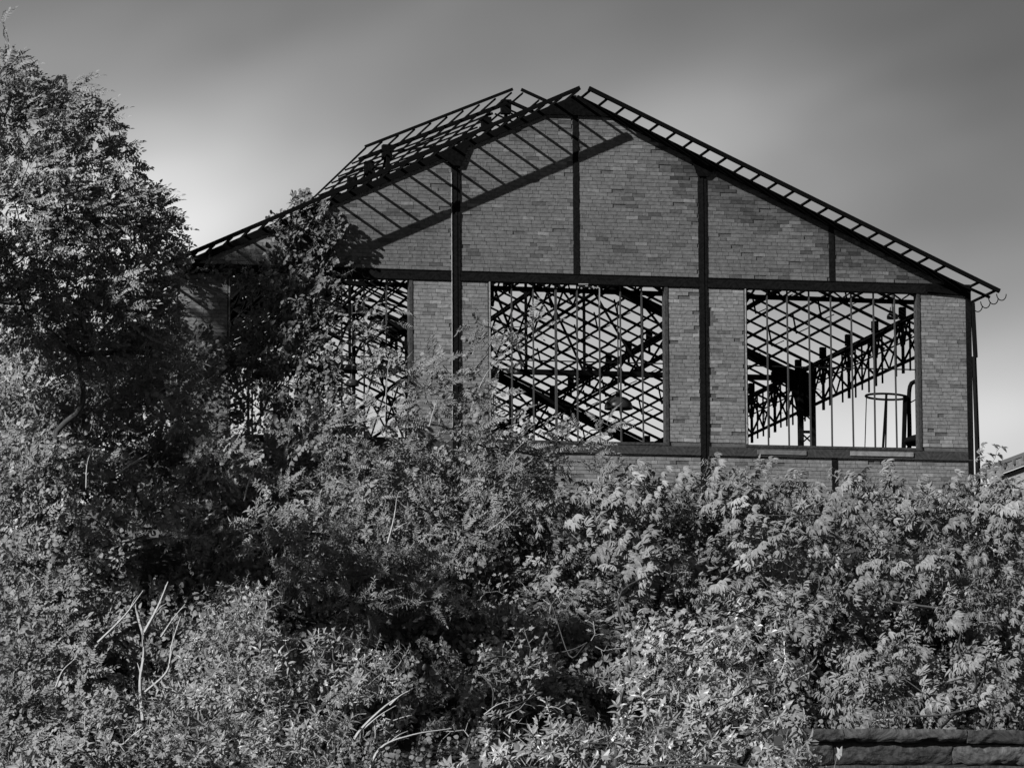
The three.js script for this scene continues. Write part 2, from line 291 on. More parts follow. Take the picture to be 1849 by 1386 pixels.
    for (const s of [1, -1]) {                            // lattice columns with curved knees
      const c = group('lattice_column', hall), zz = z, x = s * 7.6;
      part('leg', [box(x - 0.18, x - 0.08, 0, Y(-0.2), zz - 0.08, zz + 0.08)], M.steel, c);
      part('leg', [box(x + 0.1, x + 0.2, 0, Y(-0.2), zz - 0.08, zz + 0.08)], M.steel, c);
      const lac = []; for (let y = 0.3; y < Y(-0.5); y += 0.5) lac.push(bar(V(x - 0.13, y, zz), V(x + 0.15, y + 0.25, zz), 0.03), bar(V(x + 0.15, y + 0.001, zz + 0.01), V(x - 0.13, y + 0.25, zz + 0.01), 0.03), box(x - 0.08, x + 0.1, y + 0.24, y + 0.3, zz - 0.02, zz + 0.035));
      part('lacing', lac, iron, c);
      const k = s; const pts = [[x + 0.2 * k, Y(-0.36)], [x - 0.75 * k, Y(-0.06)], [x - 0.72 * k, Y(-0.5)]];
      for (let q = 0; q <= 6; q++) { const a = q / 6 * Math.PI / 2; pts.push([x - k * (0.18 + 0.36 * (1 - Math.sin(a))), Y(-0.5 - 0.75 * (1 - Math.cos(a)))]); }
      pts.push([x + 0.2 * k, Y(-1.25)]);
      part('knee_bracket', plate(pts, 0.05, zz - 0.14), iron, c);
      part('knee_bracket', [tube([V(x + 0.1, Y(-1.0), zz + 0.1), V(x + 0.1, Y(-0.55), zz + 0.3), V(x, Y(-0.25), zz + 0.75)], 0.045, 0.045, 8, 6)], iron, c);
    }
  }
  // a light wind girder just behind the gable, and rods fanning out from the heads of the columns
  {
    const g = group('wind_girder', hall);
    part('chord', bar(V(-7.4, Y(0.0), -1.4), V(7.6, Y(-0.1), -1.4), 0.085, 0.09), iron, g);
    part('chord', bar(V(-7.4, Y(0.42), -1.4), V(7.6, Y(0.32), -1.4), 0.05, 0.05), iron, g);
    for (let i = 0; i < 24; i++) { const x = -7.2 + i * 0.62; part('lattice_bar', bar(V(x, Y(i % 2 ? -0.04 : 0.36), -1.4), V(x + 0.6, Y(i % 2 ? 0.36 : -0.06), -1.4), 0.03), iron, g); }
  }
  for (const s of [1, -1]) for (let i = 0; i < 6; i++) { const x = s * (1.2 + i * 0.5); part('sway_rod', bar(V(s * 2.5, Y(1.15), -4.4), V(x, Y(rakeY(x) - 0.05), -5.4 - (i % 2)), 0.025), iron, hall); }
  // the raised lantern along the ridge
  const lan = group('roof_lantern', hall), LZ = -6.15, LR = 4.67, LX = 3.22, ly = x => LR - 0.41 * Math.abs(x);
  for (const s of [1, -1]) {
    part('barge_rafter', bar(V(s * 0.09, Y(ly(0) + 0.12), LZ + OV), V(s * LX, Y(ly(LX) + 0.12), LZ + OV), 0.06, 0.05), iron, lan);
    part('top_chord', bar(V(s * 0.02, Y(ly(0) - 0.02), LZ), V(s * LX, Y(ly(LX) - 0.02), LZ), 0.07, 0.06), iron, lan);
    for (let x = 0.12; x < LX + 0.02; x += PS) part('purlin', bar(V(s * x, Y(ly(x) + 0.09), LZ + OV), V(s * x, Y(ly(x) + 0.09), ZEND + 3), 0.03, 0.035, V(s * 0.43, 1, 0)), iron, lan);
    for (let z = LZ - 0.8, i = 0; z > ZEND + 3; z -= 0.8, i++) { part('rafter', bar(V(s * 0.02, Y(ly(0) + 0.03), z), V(s * LX, Y(ly(LX) + 0.03), z), 0.034), iron, lan); if (i % 3 === 0) part('wind_brace', bar(V(s * 0.2, Y(ly(0.2) - 0.02), z), V(s * LX, Y(ly(LX) - 0.02), z - 1.6), 0.03), iron, lan); }
    const sr = []; for (let z = LZ; z > ZEND + 4; z -= 2) { part('post', bar(V(s * 2.6, Y(ly(2.6)), z), V(s * 2.6, Y(rakeY(2.6)), z), 0.07), iron, lan); sr.push(bar(V(s * 2.6, Y(ly(2.6)), z), V(s * 2.6, Y(rakeY(2.6)), z - 2), 0.035), bar(V(s * 2.6, Y(rakeY(2.6)), z), V(s * 2.6, Y(ly(2.6)), z - 2), 0.035)); sr.push(bar(V(s * 2.6, Y(ly(2.6) - 0.1), z), V(0, Y(3.9), z), 0.04)); }
    sr.forEach(q => part('strut', q, iron, lan));
  }
  for (let z = LZ - 0.4; z > ZEND + 4; z -= 2) for (const x of [-2.55, 0, 2.55]) part('post_bracket', [box(x - 0.1, x + 0.1, Y(ly(x) - 0.2), Y(ly(x) + 0.1), z - 0.09, z + 0.09), box(x - 0.035, x + 0.035, Y(rakeY(x) + 0.02), Y(ly(x) - 0.2), z - 0.03, z + 0.03)], iron, lan);
  // hooks of the lost gutter, right and left
  for (const s of [1, -1]) for (let i = 0; i < 6; i++) {
    const z = OV - 0.02 - i * 0.52, x0 = s * 8.38, y0 = roofY(8.4) - 0.06, pts = []; for (let q = 0; q <= 10; q++) { const a = Math.PI * (q / 10); pts.push(V(x0 + s * (0.1 - 0.1 * Math.cos(a)), Y(y0 + 0.02 - 0.13 * Math.sin(a)), z)); }
    part('gutter_hook', tube(pts, 0.011, 0.011, 12, 5), M.steel, hall);
  }
}

// ---------------------------------------------------------------- things in and behind the hall
function pendant(px, py, z, r, up, label) {
  const p = at(px, py, z), t = thing('pendant_lamp', label, 'lamp', p.clone(), 'lamps hanging in the hall');
  const pr = []; for (let i = 0; i <= 10; i++) { const a = i / 10 * Math.PI / 2; pr.push(new THREE.Vector2(0.05 + (r - 0.05) * Math.sin(a), r * 0.78 * Math.cos(a))); } pr.push(new THREE.Vector2(r, -0.03), new THREE.Vector2(r * 0.96, -0.03)); for (let i = 10; i >= 0; i--) { const a = i / 10 * Math.PI / 2; pr.push(new THREE.Vector2(0.04 + (r - 0.06) * Math.sin(a), r * 0.74 * Math.cos(a))); }
  part('lamp_shade', new THREE.LatheGeometry(pr, 28), M.enamel, t);
  part('lamp_neck', new THREE.CylinderGeometry(0.05, 0.07, 0.14, 12).translate(0, r * 0.78 + 0.05, 0), M.enamel, t);
  part('rod', new THREE.CylinderGeometry(0.014, 0.014, up, 6).translate(0, r * 0.78 + up / 2, 0), M.enamel, t);
}
pendant(1117, 736, -7.5, 0.3, 2.0, 'domed pendant lamp seen low through the middle window');
pendant(636, 694, -7.5, 0.14, 1.6, 'small narrow lamp hanging behind the left window among leaves');
pendant(1612, 573, -4.2, 0.12, 0.9, 'little lamp hanging under the eaves high in the right window');
{ // tank with a ring of guard rail, beyond the hall's open right side
  const z = -26, c = at(1604, 905, z), k = 1 / ppm(z), gy = groundY(c.x, z);
  const t = thing('water_tank', 'slim water tank with a round guard ring and bent pipe seen through the right window', 'tank', V(c.x, gy, z));
  const top = c.y - gy, ringY = at(1602, 716, z).y - gy, R = 38 * k;
  part('tank_body', new THREE.LatheGeometry([[0, 0], [0.95, 0], [0.95, top - 0.25], [0.85, top - 0.1], [0.6, top], [0, top + 0.05]].map(p => new THREE.Vector2(...p)), 32), M.iron, t);
  const ring = new THREE.TorusGeometry(R, 0.03, 6, 40); ring.rotateX(Math.PI / 2); ring.rotateZ(-0.05); ring.translate(0, ringY, 0);
  part('guard_ring', ring, M.iron, t);
  for (const [x, zz, w, f] of [[-R, 0, 0.012, 1.16], [-R * 0.28, R * 0.95, 0.03, 1.9], [R * 0.75, R * 0.65, 0.055, 1.25], [R * 0.3, -R * 0.95, 0.02, 1.3]]) part('guard_leg', bar(V(x, ringY, zz), V(x + (x < 0 ? -0.12 : -0.1) * f, top - 0.3, zz * 0.9), w * 1.7), M.iron, t);
  const xp = 40 * k;
  part('bent_pipe', tube([V(xp - 0.1, top - 0.2, 0.2), V(xp - 0.02, top + 1.6, 0.2), V(xp + 0.02, ringY + 0.26, 0.2), V(xp + 0.1, ringY + 0.36, 0.2), V(xp + 0.5, ringY + 0.36, 0.2)], 0.065, 0.055, 40, 8), M.iron, t);
  part('hatch_lid', new THREE.SphereGeometry(0.62, 20, 10).scale(1, 0.26, 1).rotateZ(0.12).translate(xp + 0.38, at(1650, 795, z).y - gy, 0.3), M.iron, t);
  part('stay_rod', bar(V(xp - 0.14, ringY - 0.25, 0.2), V(xp + 0.35, ringY + 0.02, 0.2), 0.03), M.iron, t);
}
{ // shed to the right of the hall: its side wall runs back along the hall
  const X = 8.3, e0 = atX(1792, 858, X), e1 = atX(1849, 826, X);
  const zN = e1.z + 3.5, zF = e0.z, yT = (e0.y + e1.y) / 2, gy = groundY(X + 1, zN) - 0.4;
  const t = thing('wooden_shed', 'weathered wooden shed wall with a broad eaves board at the right edge beside the hall', 'shed', V(X, gy, (zN + zF) / 2));
  const z0 = zF - t.position.z, z1 = zN - t.position.z, h = yT - gy;
  const wood = [0.2, 0.24, 0.28, 0.17].map(v => mat(v, 0.95, { map: grainTex, bumpMap: grainTex, bumpScale: 0.004 }));
  part('wall', box(0.03, 3, 0, h - 0.1, z0, z1), mat(0.08, 1, { map: grainTex }), t);
  for (let i = 0; i < 60; i++) { const y1 = h - 0.14 - i * 0.13; if (y1 < 0.2) break; const g = box(-0.012, 0.012, -0.064, 0.062, z0, z1 + rr(-0.05, 0)); g.rotateZ(0.1); g.translate(0.016, y1 - 0.065, 0); part('plank', g, wood[i % 4], t); }
  part('eaves_board', box(-0.135, -0.105, h - 0.13, h + 0.02, z0 - 0.1, z1 + 0.3), mat(0.13, 0.9, { map: grainTex }), t);
  part('soffit', box(-0.104, 0.0, h - 0.04, h - 0.015, z0 - 0.1, z1 + 0.2), mat(0.05, 0.9, { map: grainTex }), t);
  for (let z = z0; z < z1; z += 0.62) part('rafter_end', box(-0.19, -0.137, h - 0.06, h + 0.03, z, z + 0.09), mat(0.1, 0.9, { map: grainTex }), t);
  const roof = new THREE.BoxGeometry(3.8, 0.07, z1 - z0 + 0.6); roof.rotateZ(0.3); roof.translate(1.66, h + 0.63, (z0 + z1) / 2); part('roof', roof, mat(0.12, 0.9, { map: grainTex }), t);
}
{ // old stone wall in the right foreground
  const z = 50, a = at(1415, 1316, z), b = at(1900, 1316, z), gy = groundY(b.x, z) - 0.3;
  const t = thing('stone_wall', 'low weathered stone wall with rough courses at bottom right', 'wall', V(a.x, gy, z));
  const len = b.x - a.x + 0.6, top = (a.y + b.y) / 2 - gy, cs = 0.212;
  const ms = [0.05, 0.06, 0.075, 0.095].map(v => mat(v, 1, { map: rustTex, bumpMap: grainTex, bumpScale: 0.02 }));
  part('core', box(0, len, 0, top - 0.06, -0.34, -0.03), mat(0.03, 1), t);
  let y = top, row = 0;
  while (y > 0.1) {
    const ch = (row === 0 ? 0.13 : cs * rr(0.85, 1.1)); let x = row % 2 ? -rr(0.1, 0.4) : 0;
    while (x < len) {
      const l = rr(0.4, 1.2), x0 = Math.max(0, x), x1 = Math.min(len, x + l); x += l; if (x1 - x0 < 0.06) continue;
      const sx = x1 - x0 - rr(0.002, 0.009), sy = ch - rr(0.002, 0.016), g = new THREE.BoxGeometry(sx, sy, 0.22, 22, 7, 3), p = g.attributes.position, sd = rnd() * 50, chip = rnd();
      for (let i = 0; i < p.count; i++) {
        const q = V(p.getX(i), p.getY(i), p.getZ(i)), ex = 1 - Math.pow(Math.abs(q.x) / (sx / 2), 12) * 0.05, ey = 1 - Math.pow(Math.abs(q.y) / (sy / 2), 4) * 0.2;
        const big = noise.noise(q.x * 4 + sd, q.y * 7, 1.7), fine = fbm(q.x * 16 + sd, q.y * 20, q.z * 16, 3);
        let yy = q.y * (1 - (1 - ex) * 0.8) + 0.014 * noise.noise(q.x * 5 + sd, 3.3, q.z * 7) + 0.012 * fine;
        if (chip < 0.35 && q.y < -sy * 0.3) yy += 0.06 * Math.max(0, noise.noise(q.x * 7 + sd, 9.1, 0.4));
        p.setXYZ(i, q.x + 0.012 * fine, yy, q.z * (q.z > 0 ? ex * ey : 1) + (q.z > 0 ? 0.022 * big + 0.03 * fine : 0));
      }
      { const uv = g.attributes.uv, o1 = rnd(), o2 = rnd(); for (let i = 0; i < p.count; i++) uv.setXY(i, p.getX(i) * 1.1 + o1, (p.getY(i) + p.getZ(i)) * 1.6 + o2); }
      g.computeVertexNormals(); g.translate((x0 + x1) / 2, y - ch / 2, -0.1 + (row === 0 ? 0.04 : rr(-0.012, 0.02))); part('stone', g, ms[Math.floor(rnd() * (x0 / len > 0.5 ? 4 : 2.4))], t);  // left half keeps to the darker stones: tree shade put into their colour
    }
    y -= ch; row++;
  }
}

// ---------------------------------------------------------------- plants
class LB { // collects leaf triangles
  constructor() { this.p = []; this.n = 0; }
  tri(a, b, c) { this.p.push(a.x, a.y, a.z, b.x, b.y, b.z, c.x, c.y, c.z); }
  // leaf from base along dir, face normal nrm, folded along its midrib and bent down at its tip
  leaf(base, dir, nrm, L, w, fold = 0.25, bend = 0.25, round = 0) {
    const d = dir.clone().normalize(), s = new THREE.Vector3().crossVectors(d, nrm).normalize(), n = new THREE.Vector3().crossVectors(s, d).normalize();
    const P = (t, o, up) => base.clone().addScaledVector(d, L * t).addScaledVector(s, w * o).addScaledVector(n, up * w - bend * L * t * t);
    const m0 = P(0, 0, 0), m1 = P(0.45, 0, 0), m2 = P(1, 0, 0);
    if (round) { for (const e of [1, -1]) { const a = P(0.08, 0.34 * e, fold * 0.3), b = P(0.42, 0.5 * e, fold * 0.5), c = P(0.78, 0.3 * e, fold * 0.3); this.tri(m0, a, b); this.tri(m0, b, m1); this.tri(m1, b, c); this.tri(m1, c, m2); } return; }
    for (const e of [1, -1]) { const a = P(0.3, 0.46 * e, fold * 0.5), b = P(0.66, 0.36 * e, fold * 0.4); this.tri(m0, a, m1); this.tri(m1, a, b); this.tri(m1, b, m2); }
  }
  lobed(base, dir, nrm, R, cup = 0.2) {
    const d = dir.clone().normalize(), s = new THREE.Vector3().crossVectors(d, nrm).normalize(), n = new THREE.Vector3().crossVectors(s, d).normalize();
    const c = base.clone().addScaledVector(d, R * 0.35).addScaledVector(n, 0.04 * R);
    const out = [[-2.75, 0.32], [-2.2, 0.62], [-1.75, 0.42], [-1.2, 0.85], [-0.75, 0.5], [-0.32, 0.72], [0, 1.0], [0.32, 0.72], [0.75, 0.5], [1.2, 0.85], [1.75, 0.42], [2.2, 0.62], [2.75, 0.32]]
      .map(([a, r]) => c.clone().addScaledVector(d, Math.cos(a) * r * R * 0.68).addScaledVector(s, Math.sin(a) * r * R * 0.68).addScaledVector(n, -cup * r * r * R + 0.1 * R * Math.cos(a * 5)));
    for (let i = 0; i + 1 < out.length; i++) this.tri(c, out[i], out[i + 1]); this.tri(c, out[out.length - 1], out[0]);
  }
  stick(a, b, w) { const d = b.clone().sub(a), s = new THREE.Vector3().crossVectors(d, V(0.2, 0.1, 1)).normalize().multiplyScalar(w), t = new THREE.Vector3().crossVectors(d, s).normalize().multiplyScalar(w); const q = [s, t, s.clone().negate()]; for (let i = 0; i < 3; i++) { const u = q[i], v = q[(i + 1) % 3]; this.tri(a.clone().add(u), b.clone().addScaledVector(u, 0.6), a.clone().add(v)); this.tri(a.clone().add(v), b.clone().addScaledVector(u, 0.6), b.clone().addScaledVector(v, 0.6)); } }
  geo() { const g = new THREE.BufferGeometry(); g.setAttribute('position', new THREE.Float32BufferAttribute(this.p, 3)); g.computeVertexNormals(); return g; }
}
// every sprig grows along +y with its upper side to +z
function frondGeo(L, pairs, ll, lw, curl) {
  const b = new LB(), pt = t => V(curl * 0.2 * L * t * t, L * t * (1 - 0.2 * t * t), -0.48 * L * t * t);
  for (let i = 0; i < 4; i++) b.stick(pt(i / 4), pt((i + 1) / 4), 0.006 * (1.2 - i / 5));
  for (let i = 0; i <= pairs; i++) {
    const t = 0.16 + 0.84 * i / pairs, p = pt(t), sz = Math.sin(Math.PI * (0.18 + 0.72 * t)) * rr(0.85, 1.1);
    if (i === pairs) { b.leaf(p, V(0, 1, -0.5), V(0, 0.4, 1), ll * 0.9, lw * 0.9); continue; }
    for (const e of [-1, 1]) if (rnd() > 0.04) b.leaf(p, V(e * 1, 0.42 + rr(-0.15, 0.15), -0.25 + rr(-0.3, 0.2)), V(0, rr(-0.3, 0.2), 1), ll * sz, lw * sz, 0.3, 0.22);
  }
  return b.geo();
}
function creeperGeo() { // arching shoot with hands of drooping leaflets
  const b = new LB(), L = 0.42, pt = t => V(0.05 * Math.sin(t * 5), L * t, 0.08 * t - 0.34 * L * t * t);
  for (let i = 0; i < 4; i++) b.stick(pt(i / 4), pt((i + 1) / 4), 0.005);
  for (let i = 0; i < 6; i++) {
    const t = 0.12 + 0.88 * i / 5, p = pt(t), e = i % 2 ? 1 : -1, q = p.clone().add(V(e * rr(0.03, 0.07), rr(0, 0.04), rr(0.02, 0.06))); b.stick(p, q, 0.003);
    const n = 4 + Math.floor(rnd() * 2); for (let k = 0; k < n; k++) { const a = (k / (n - 1) - 0.5) * 2.6; b.leaf(q, V(Math.sin(a) + e * 0.3, 0.55 * Math.cos(a) + 0.1, -0.75 + rr(-0.3, 0.3)), V(rr(-0.2, 0.2), 0.75, 0.8), rr(0.11, 0.155), rr(0.045, 0.064), 0.3, 0.35); }
  }
  return b.geo();
}
function roundGeo() {
  const b = new LB(), L = 0.34, pt = t => V(0.05 * Math.sin(t * 6), L * t, -0.2 * L * t * t);
  for (let i = 0; i < 3; i++) b.stick(pt(i / 3), pt((i + 1) / 3), 0.005);
  for (let i = 0; i < 9; i++) { const t = (i + 0.6) / 9, p = pt(t), e = i % 2 ? 1 : -1, q = p.clone().add(V(e * rr(0.04, 0.08), rr(0, 0.05), rr(-0.02, 0.05))); b.stick(p, q, 0.003); b.leaf(q, V(e * 0.8, rr(-0.2, 0.6), rr(-0.6, 0.1)), V(rr(-0.3, 0.3), rr(-0.2, 0.4), 1), rr(0.08, 0.12), rr(0.085, 0.11), 0.2, 0.2, 1); }
  return b.geo();
}
function bushGeo(sz = 1) { // upright twig with a crown of narrow leaves
  const b = new LB(), L = 0.3, pt = t => V(0.03 * Math.sin(t * 5), L * t, 0.02 * t);
  for (let i = 0; i < 3; i++) b.stick(pt(i / 3), pt((i + 1) / 3), 0.005);
  for (let i = 0; i < 18; i++) { const t = 0.2 + 0.8 * (i + 0.5) / 18, a = i * 2.4, p = pt(t); b.leaf(p, V(Math.cos(a), 0.75 * t + rr(-0.2, 0.3), Math.sin(a)), V(-Math.cos(a) * 0.4, 1, -Math.sin(a) * 0.4 + 0.2), rr(0.07, 0.115) * sz, rr(0.026, 0.04) * sz, 0.3, 0.3); }
  return b.geo();
}
function lobedLeafGeo(R) { const b = new LB(); b.lobed(V(0, 0.06, 0), V(rr(-0.1, 0.1), 1, -0.15), V(0, 0, 1), R, rr(0.1, 0.32)); b.stick(V(0, -0.06, 0), V(0, 0.08, 0), 0.003); return b.geo(); }
function lobedSprigGeo(R) {
  const b = new LB(), L = 0.3, pt = t => V(0.04 * Math.sin(t * 5), L * t, -0.05 * t);
  for (let i = 0; i < 3; i++) b.stick(pt(i / 3), pt((i + 1) / 3), 0.005);
  for (let i = 0; i < 7; i++) { const a = i * 2.4, t = 0.25 + 0.75 * i / 6, p = pt(t), o = V(Math.cos(a), 0.4, Math.sin(a)), q = p.clone().addScaledVector(o, rr(0.05, 0.09)); b.stick(p, q, 0.003); b.lobed(q, V(Math.cos(a), 0.1, Math.sin(a) - 0.1), V(rr(-0.3, 0.3), 1, 0.5), R * rr(0.75, 1.15), rr(0.12, 0.3)); }
  return b.geo();
}
const SP = {
  locust: [0, 1, 2].map(i => frondGeo(rr(0.34, 0.42), 6, 0.1, 0.056, i - 1)),
  ailanthus: [0, 1, 2].map(i => frondGeo(rr(0.5, 0.62), 9, 0.125, 0.05, i - 1)),
  creeper: [0, 1, 2].map(creeperGeo), round: [0, 1, 2].map(roundGeo), bush: [0, 1, 2].map(() => bushGeo()),
  lobed: [0, 1, 2].map(() => lobedSprigGeo(0.105)), smallLobed: [0, 1, 2].map(() => lobedSprigGeo(0.075)),
};
const lobedSingles = [0, 1, 2, 3].map(() => lobedLeafGeo(rr(0.1, 0.15)));
const leafMat = (v, rough = 0.62, tr = 0.18) => new THREE.MeshPhysicalMaterial({ color: grey(v), roughness: rough, metalness: 0, side: THREE.DoubleSide, transmission: tr, thickness: 0, specularIntensity: 0.5 });
const barkPale = mat(0.3, 0.85, { map: grainTex, bumpMap: grainTex, bumpScale: 0.004 }), barkDark = mat(0.06, 0.95, { map: rustTex });

const zAuto = py => { const T = [[700, 5], [850, 7], [950, 8.5], [1100, 11], [1200, 12.5], [1300, 14], [1386, 15.3], [1500, 17]]; for (let i = 1; i < T.length; i++) if (py < T[i][0]) { const f = Math.max(0, (py - T[i - 1][0]) / (T[i][0] - T[i - 1][0])); return T[i - 1][1] + f * (T[i][1] - T[i - 1][1]); } return 17; };
const _m = new THREE.Matrix4(), _q = new THREE.Quaternion(), _s = new THREE.Vector3(), _c = new THREE.Color();
const HOLLOWS = [[1250, 990, 75, 55], [1165, 1085, 65, 40], [1420, 1085, 60, 34], [1355, 965, 36, 30], [1545, 930, 36, 30], [1620, 985, 46, 30], [1520, 1150, 46, 46], [1655, 1095, 40, 30], [1710, 1200, 60, 60], [1815, 1140, 40, 32], [1660, 1290, 60, 26], [1480, 1250, 50, 50], [950, 1060, 90, 90], [790, 1170, 90, 60], [290, 1010, 60, 60], [200, 1250, 50, 40], [420, 700, 100, 50], [880, 1290, 90, 40], [1330, 1040, 30, 26], [1480, 1000, 26, 20], [1750, 1060, 32, 26], [540, 1100, 40, 40]];
const grid = (x0, x1, y0, y1, sx, sy, rx, ry) => { const a = []; for (let y = y0; y <= y1; y += sy) for (let x = x0; x <= x1; x += sx) a.push([x + gauss() * sx * 0.3, y + gauss() * sy * 0.25, rx * rr(0.8, 1.2), ry * rr(0.8, 1.2)]); return a; };
// clumps: [px, py, rx, ry, z?]; leaves are scattered through each clump's outer shell
function plant(o) {
  const cl = o.clumps.filter(([x, y]) => !o.hollows || !HOLLOWS.some(([a, b, c, d]) => ((x - a) / c) ** 2 + ((y - b) / d) ** 2 < o.hollows)).map(([px, py, rx, ry, z]) => { const zz = z ?? (zAuto(py) + (o.dz || 0) + gauss() * (o.zj ?? 0)), k = 1 / ppm(zz); return { c: at(px, py, zz), rx: rx * k * 0.86, ry: ry * k * 0.86, rz: Math.min(rx, ry * 1.3) * k * 0.86 * (o.deep || 1) }; });
  const mean = cl.reduce((a, c) => a.add(c.c), V(0, 0, 0)).multiplyScalar(1 / cl.length);
  const base = o.base ? at(o.base[0], o.base[1], o.base[2]) : mean.clone(); base.y = groundY(base.x, base.z) - 0.05;
  const t = thing(o.name, o.label, o.category, base, o.group);
  const list = [];
  for (const c of cl) {
    const n = Math.round((o.density || 60) * 1.3 * Math.PI * c.rx * c.ry), sd = rnd() * 100;
    for (let i = 0; i < n; i++) {
      const d = V(gauss(), gauss(), gauss() * 1.0); if (d.lengthSq() < 1e-4) continue; d.normalize();
      const bump = 1 + 0.45 * noise.noise(d.x * 2.1 + sd, d.y * 2.1, d.z * 2.1) + 0.25 * noise.noise(d.x * 5 + sd, d.y * 5, d.z * 5 + 3);
      const r = bump * Math.pow(rr(o.core ?? 0.12, 1), 0.45);
      const p = c.c.clone().add(V(d.x * c.rx * r, d.y * c.ry * r, d.z * c.rz * r));
      if (o.zmin !== undefined && p.z < o.zmin) continue;
      const dir = d.clone().multiplyScalar(0.7).add(V(gauss() * 0.55, (o.lift ?? 0.35) + gauss() * 0.4, gauss() * 0.55 + 0.2)).normalize();
      const nz = o.nz ?? 0.5, up = V(-0.75 + gauss() * nz, 0.6 + gauss() * nz * 0.5, 0.5 + gauss() * nz).addScaledVector(d, 0.25).normalize();   // leaves turn to the sun
      const x = new THREE.Vector3().crossVectors(dir, up).normalize(), z = new THREE.Vector3().crossVectors(x, dir);
      list.push({ p: p.sub(base), q: new THREE.Quaternion().setFromRotationMatrix(new THREE.Matrix4().makeBasis(x, dir, z)), s: rr(0.75, 1.2) * (o.scale || 1), k: i % 3, near: 0, tone: Math.max(0.45, 1 + 0.22 * gauss() + (rnd() < 0.07 ? 0.5 : 0)) });
    }
  }
  const m = leafMat(o.tone, o.rough, o.trans), kinds = [...SP[o.species], ...(o.mix ? SP[o.mix[0]] : [])];
  if (o.mix) for (const l of list) if (rnd() < o.mix[1]) { l.k += 3; l.s = rr(0.7, 1.25) * (o.mix[2] || 1); }
  let rest = list;
  if (o.singles) { // the leaves nearest the viewer are parts of their own
    for (const l of list) l.near = l.p.dot(fwd);
    const sorted = [...list].sort((a, b) => a.near - b.near), pick = sorted.filter(l => l.k < 3), own = pick.slice(0, 300); rest = [...pick.slice(300), ...sorted.filter(l => l.k > 2)];
    const mats = [0.8, 1, 1.2].map(f => leafMat(o.tone * f, o.rough, o.trans));
    for (const l of own) { const g = o.singles === 'lobed' ? lobedSingles[Math.floor(rnd() * 4)] : SP[o.species][l.k]; const e = new THREE.Mesh(g, mats[Math.floor(rnd() * 3)]); e.name = o.singles === 'lobed' ? 'leaf' : 'frond'; e.position.copy(l.p); e.quaternion.copy(l.q); e.scale.setScalar(l.s); e.castShadow = e.receiveShadow = true; t.add(e); }
  }
  for (let k = 0; k < kinds.length; k++) {
    const L = rest.filter(l => l.k === k), im = new THREE.InstancedMesh(kinds[k], m, L.length); im.name = 'foliage'; im.userData.kind = 'stuff'; im.castShadow = im.receiveShadow = true;
    L.forEach((l, i) => { im.setMatrixAt(i, _m.compose(l.p, l.q, _s.setScalar(l.s))); im.setColorAt(i, _c.setRGB(l.tone, l.tone, l.tone)); });
    t.add(im);
  }
  // stems: a trunk, then every clump joined to the nearest limb already grown
  const tr = o.trunk ?? 0.05, order = cl.map(c => c.c.clone().sub(base)).sort((p, q) => p.length() - q.length());
  const hub = order[0].clone().multiplyScalar(0.5); hub.x *= 0.4; hub.z *= 0.4; hub.y = Math.max(0.3, hub.y);
  part('trunk', tube([V(0, -0.2, 0), hub.clone().multiplyScalar(0.5).add(V(gauss() * 0.08, 0, gauss() * 0.08)), hub], tr, tr * 0.75, 12, 7), o.bark || barkDark, t);
  const nodes = [{ p: hub, r: tr * 0.75 }];
  for (const e of order) {
    let best = nodes[0], bd = 1e9; for (const n of nodes) { const dd = n.p.distanceTo(e) + (n.p.y > e.y ? 0.6 : 0); if (dd < bd) { bd = dd; best = n; } }
    const r = Math.max(0.012, best.r * 0.72), L = best.p.distanceTo(e);
    part('branch', tube([best.p, best.p.clone().lerp(e, 0.35).add(V(gauss(), gauss() * 0.6, gauss()).multiplyScalar(L * 0.13)), best.p.clone().lerp(e, 0.7).add(V(gauss(), gauss() * 0.6, gauss()).multiplyScalar(L * 0.1)), e], best.r * 0.8, r * 0.7, 12, 5), o.bark || barkDark, t);
    nodes.push({ p: e, r });
  }
  for (const br of o.branches || []) { const [w, ...pts] = br, z = o.bz ?? 10; const P = pts.map(([x, y, zz]) => at(x, y, zz ?? z).sub(base)), c = new THREE.CatmullRomCurve3(P), L = c.getLength(), gs = [tube(P.map((p, i) => i && i < P.length - 1 ? p.clone().add(V(gauss(), gauss(), gauss()).multiplyScalar(0.02)) : p), w * 0.9, w * 0.3, 18, 6)];
    for (let i = 0; i < 3; i++) { const f = rr(0.35, 0.95), p = c.getPointAt(f), d = c.getTangentAt(f).multiplyScalar(L * rr(0.12, 0.22)).add(V(gauss(), gauss() * 0.7, gauss()).multiplyScalar(L * 0.1)); gs.push(tube([p, p.clone().addScaledVector(d, 0.5).add(V(0, 0.02, 0)), p.clone().add(d)], w * 0.4, w * 0.12, 6, 5)); }
    part('bare_branch', gs, barkPale, t); }
  return t;
}

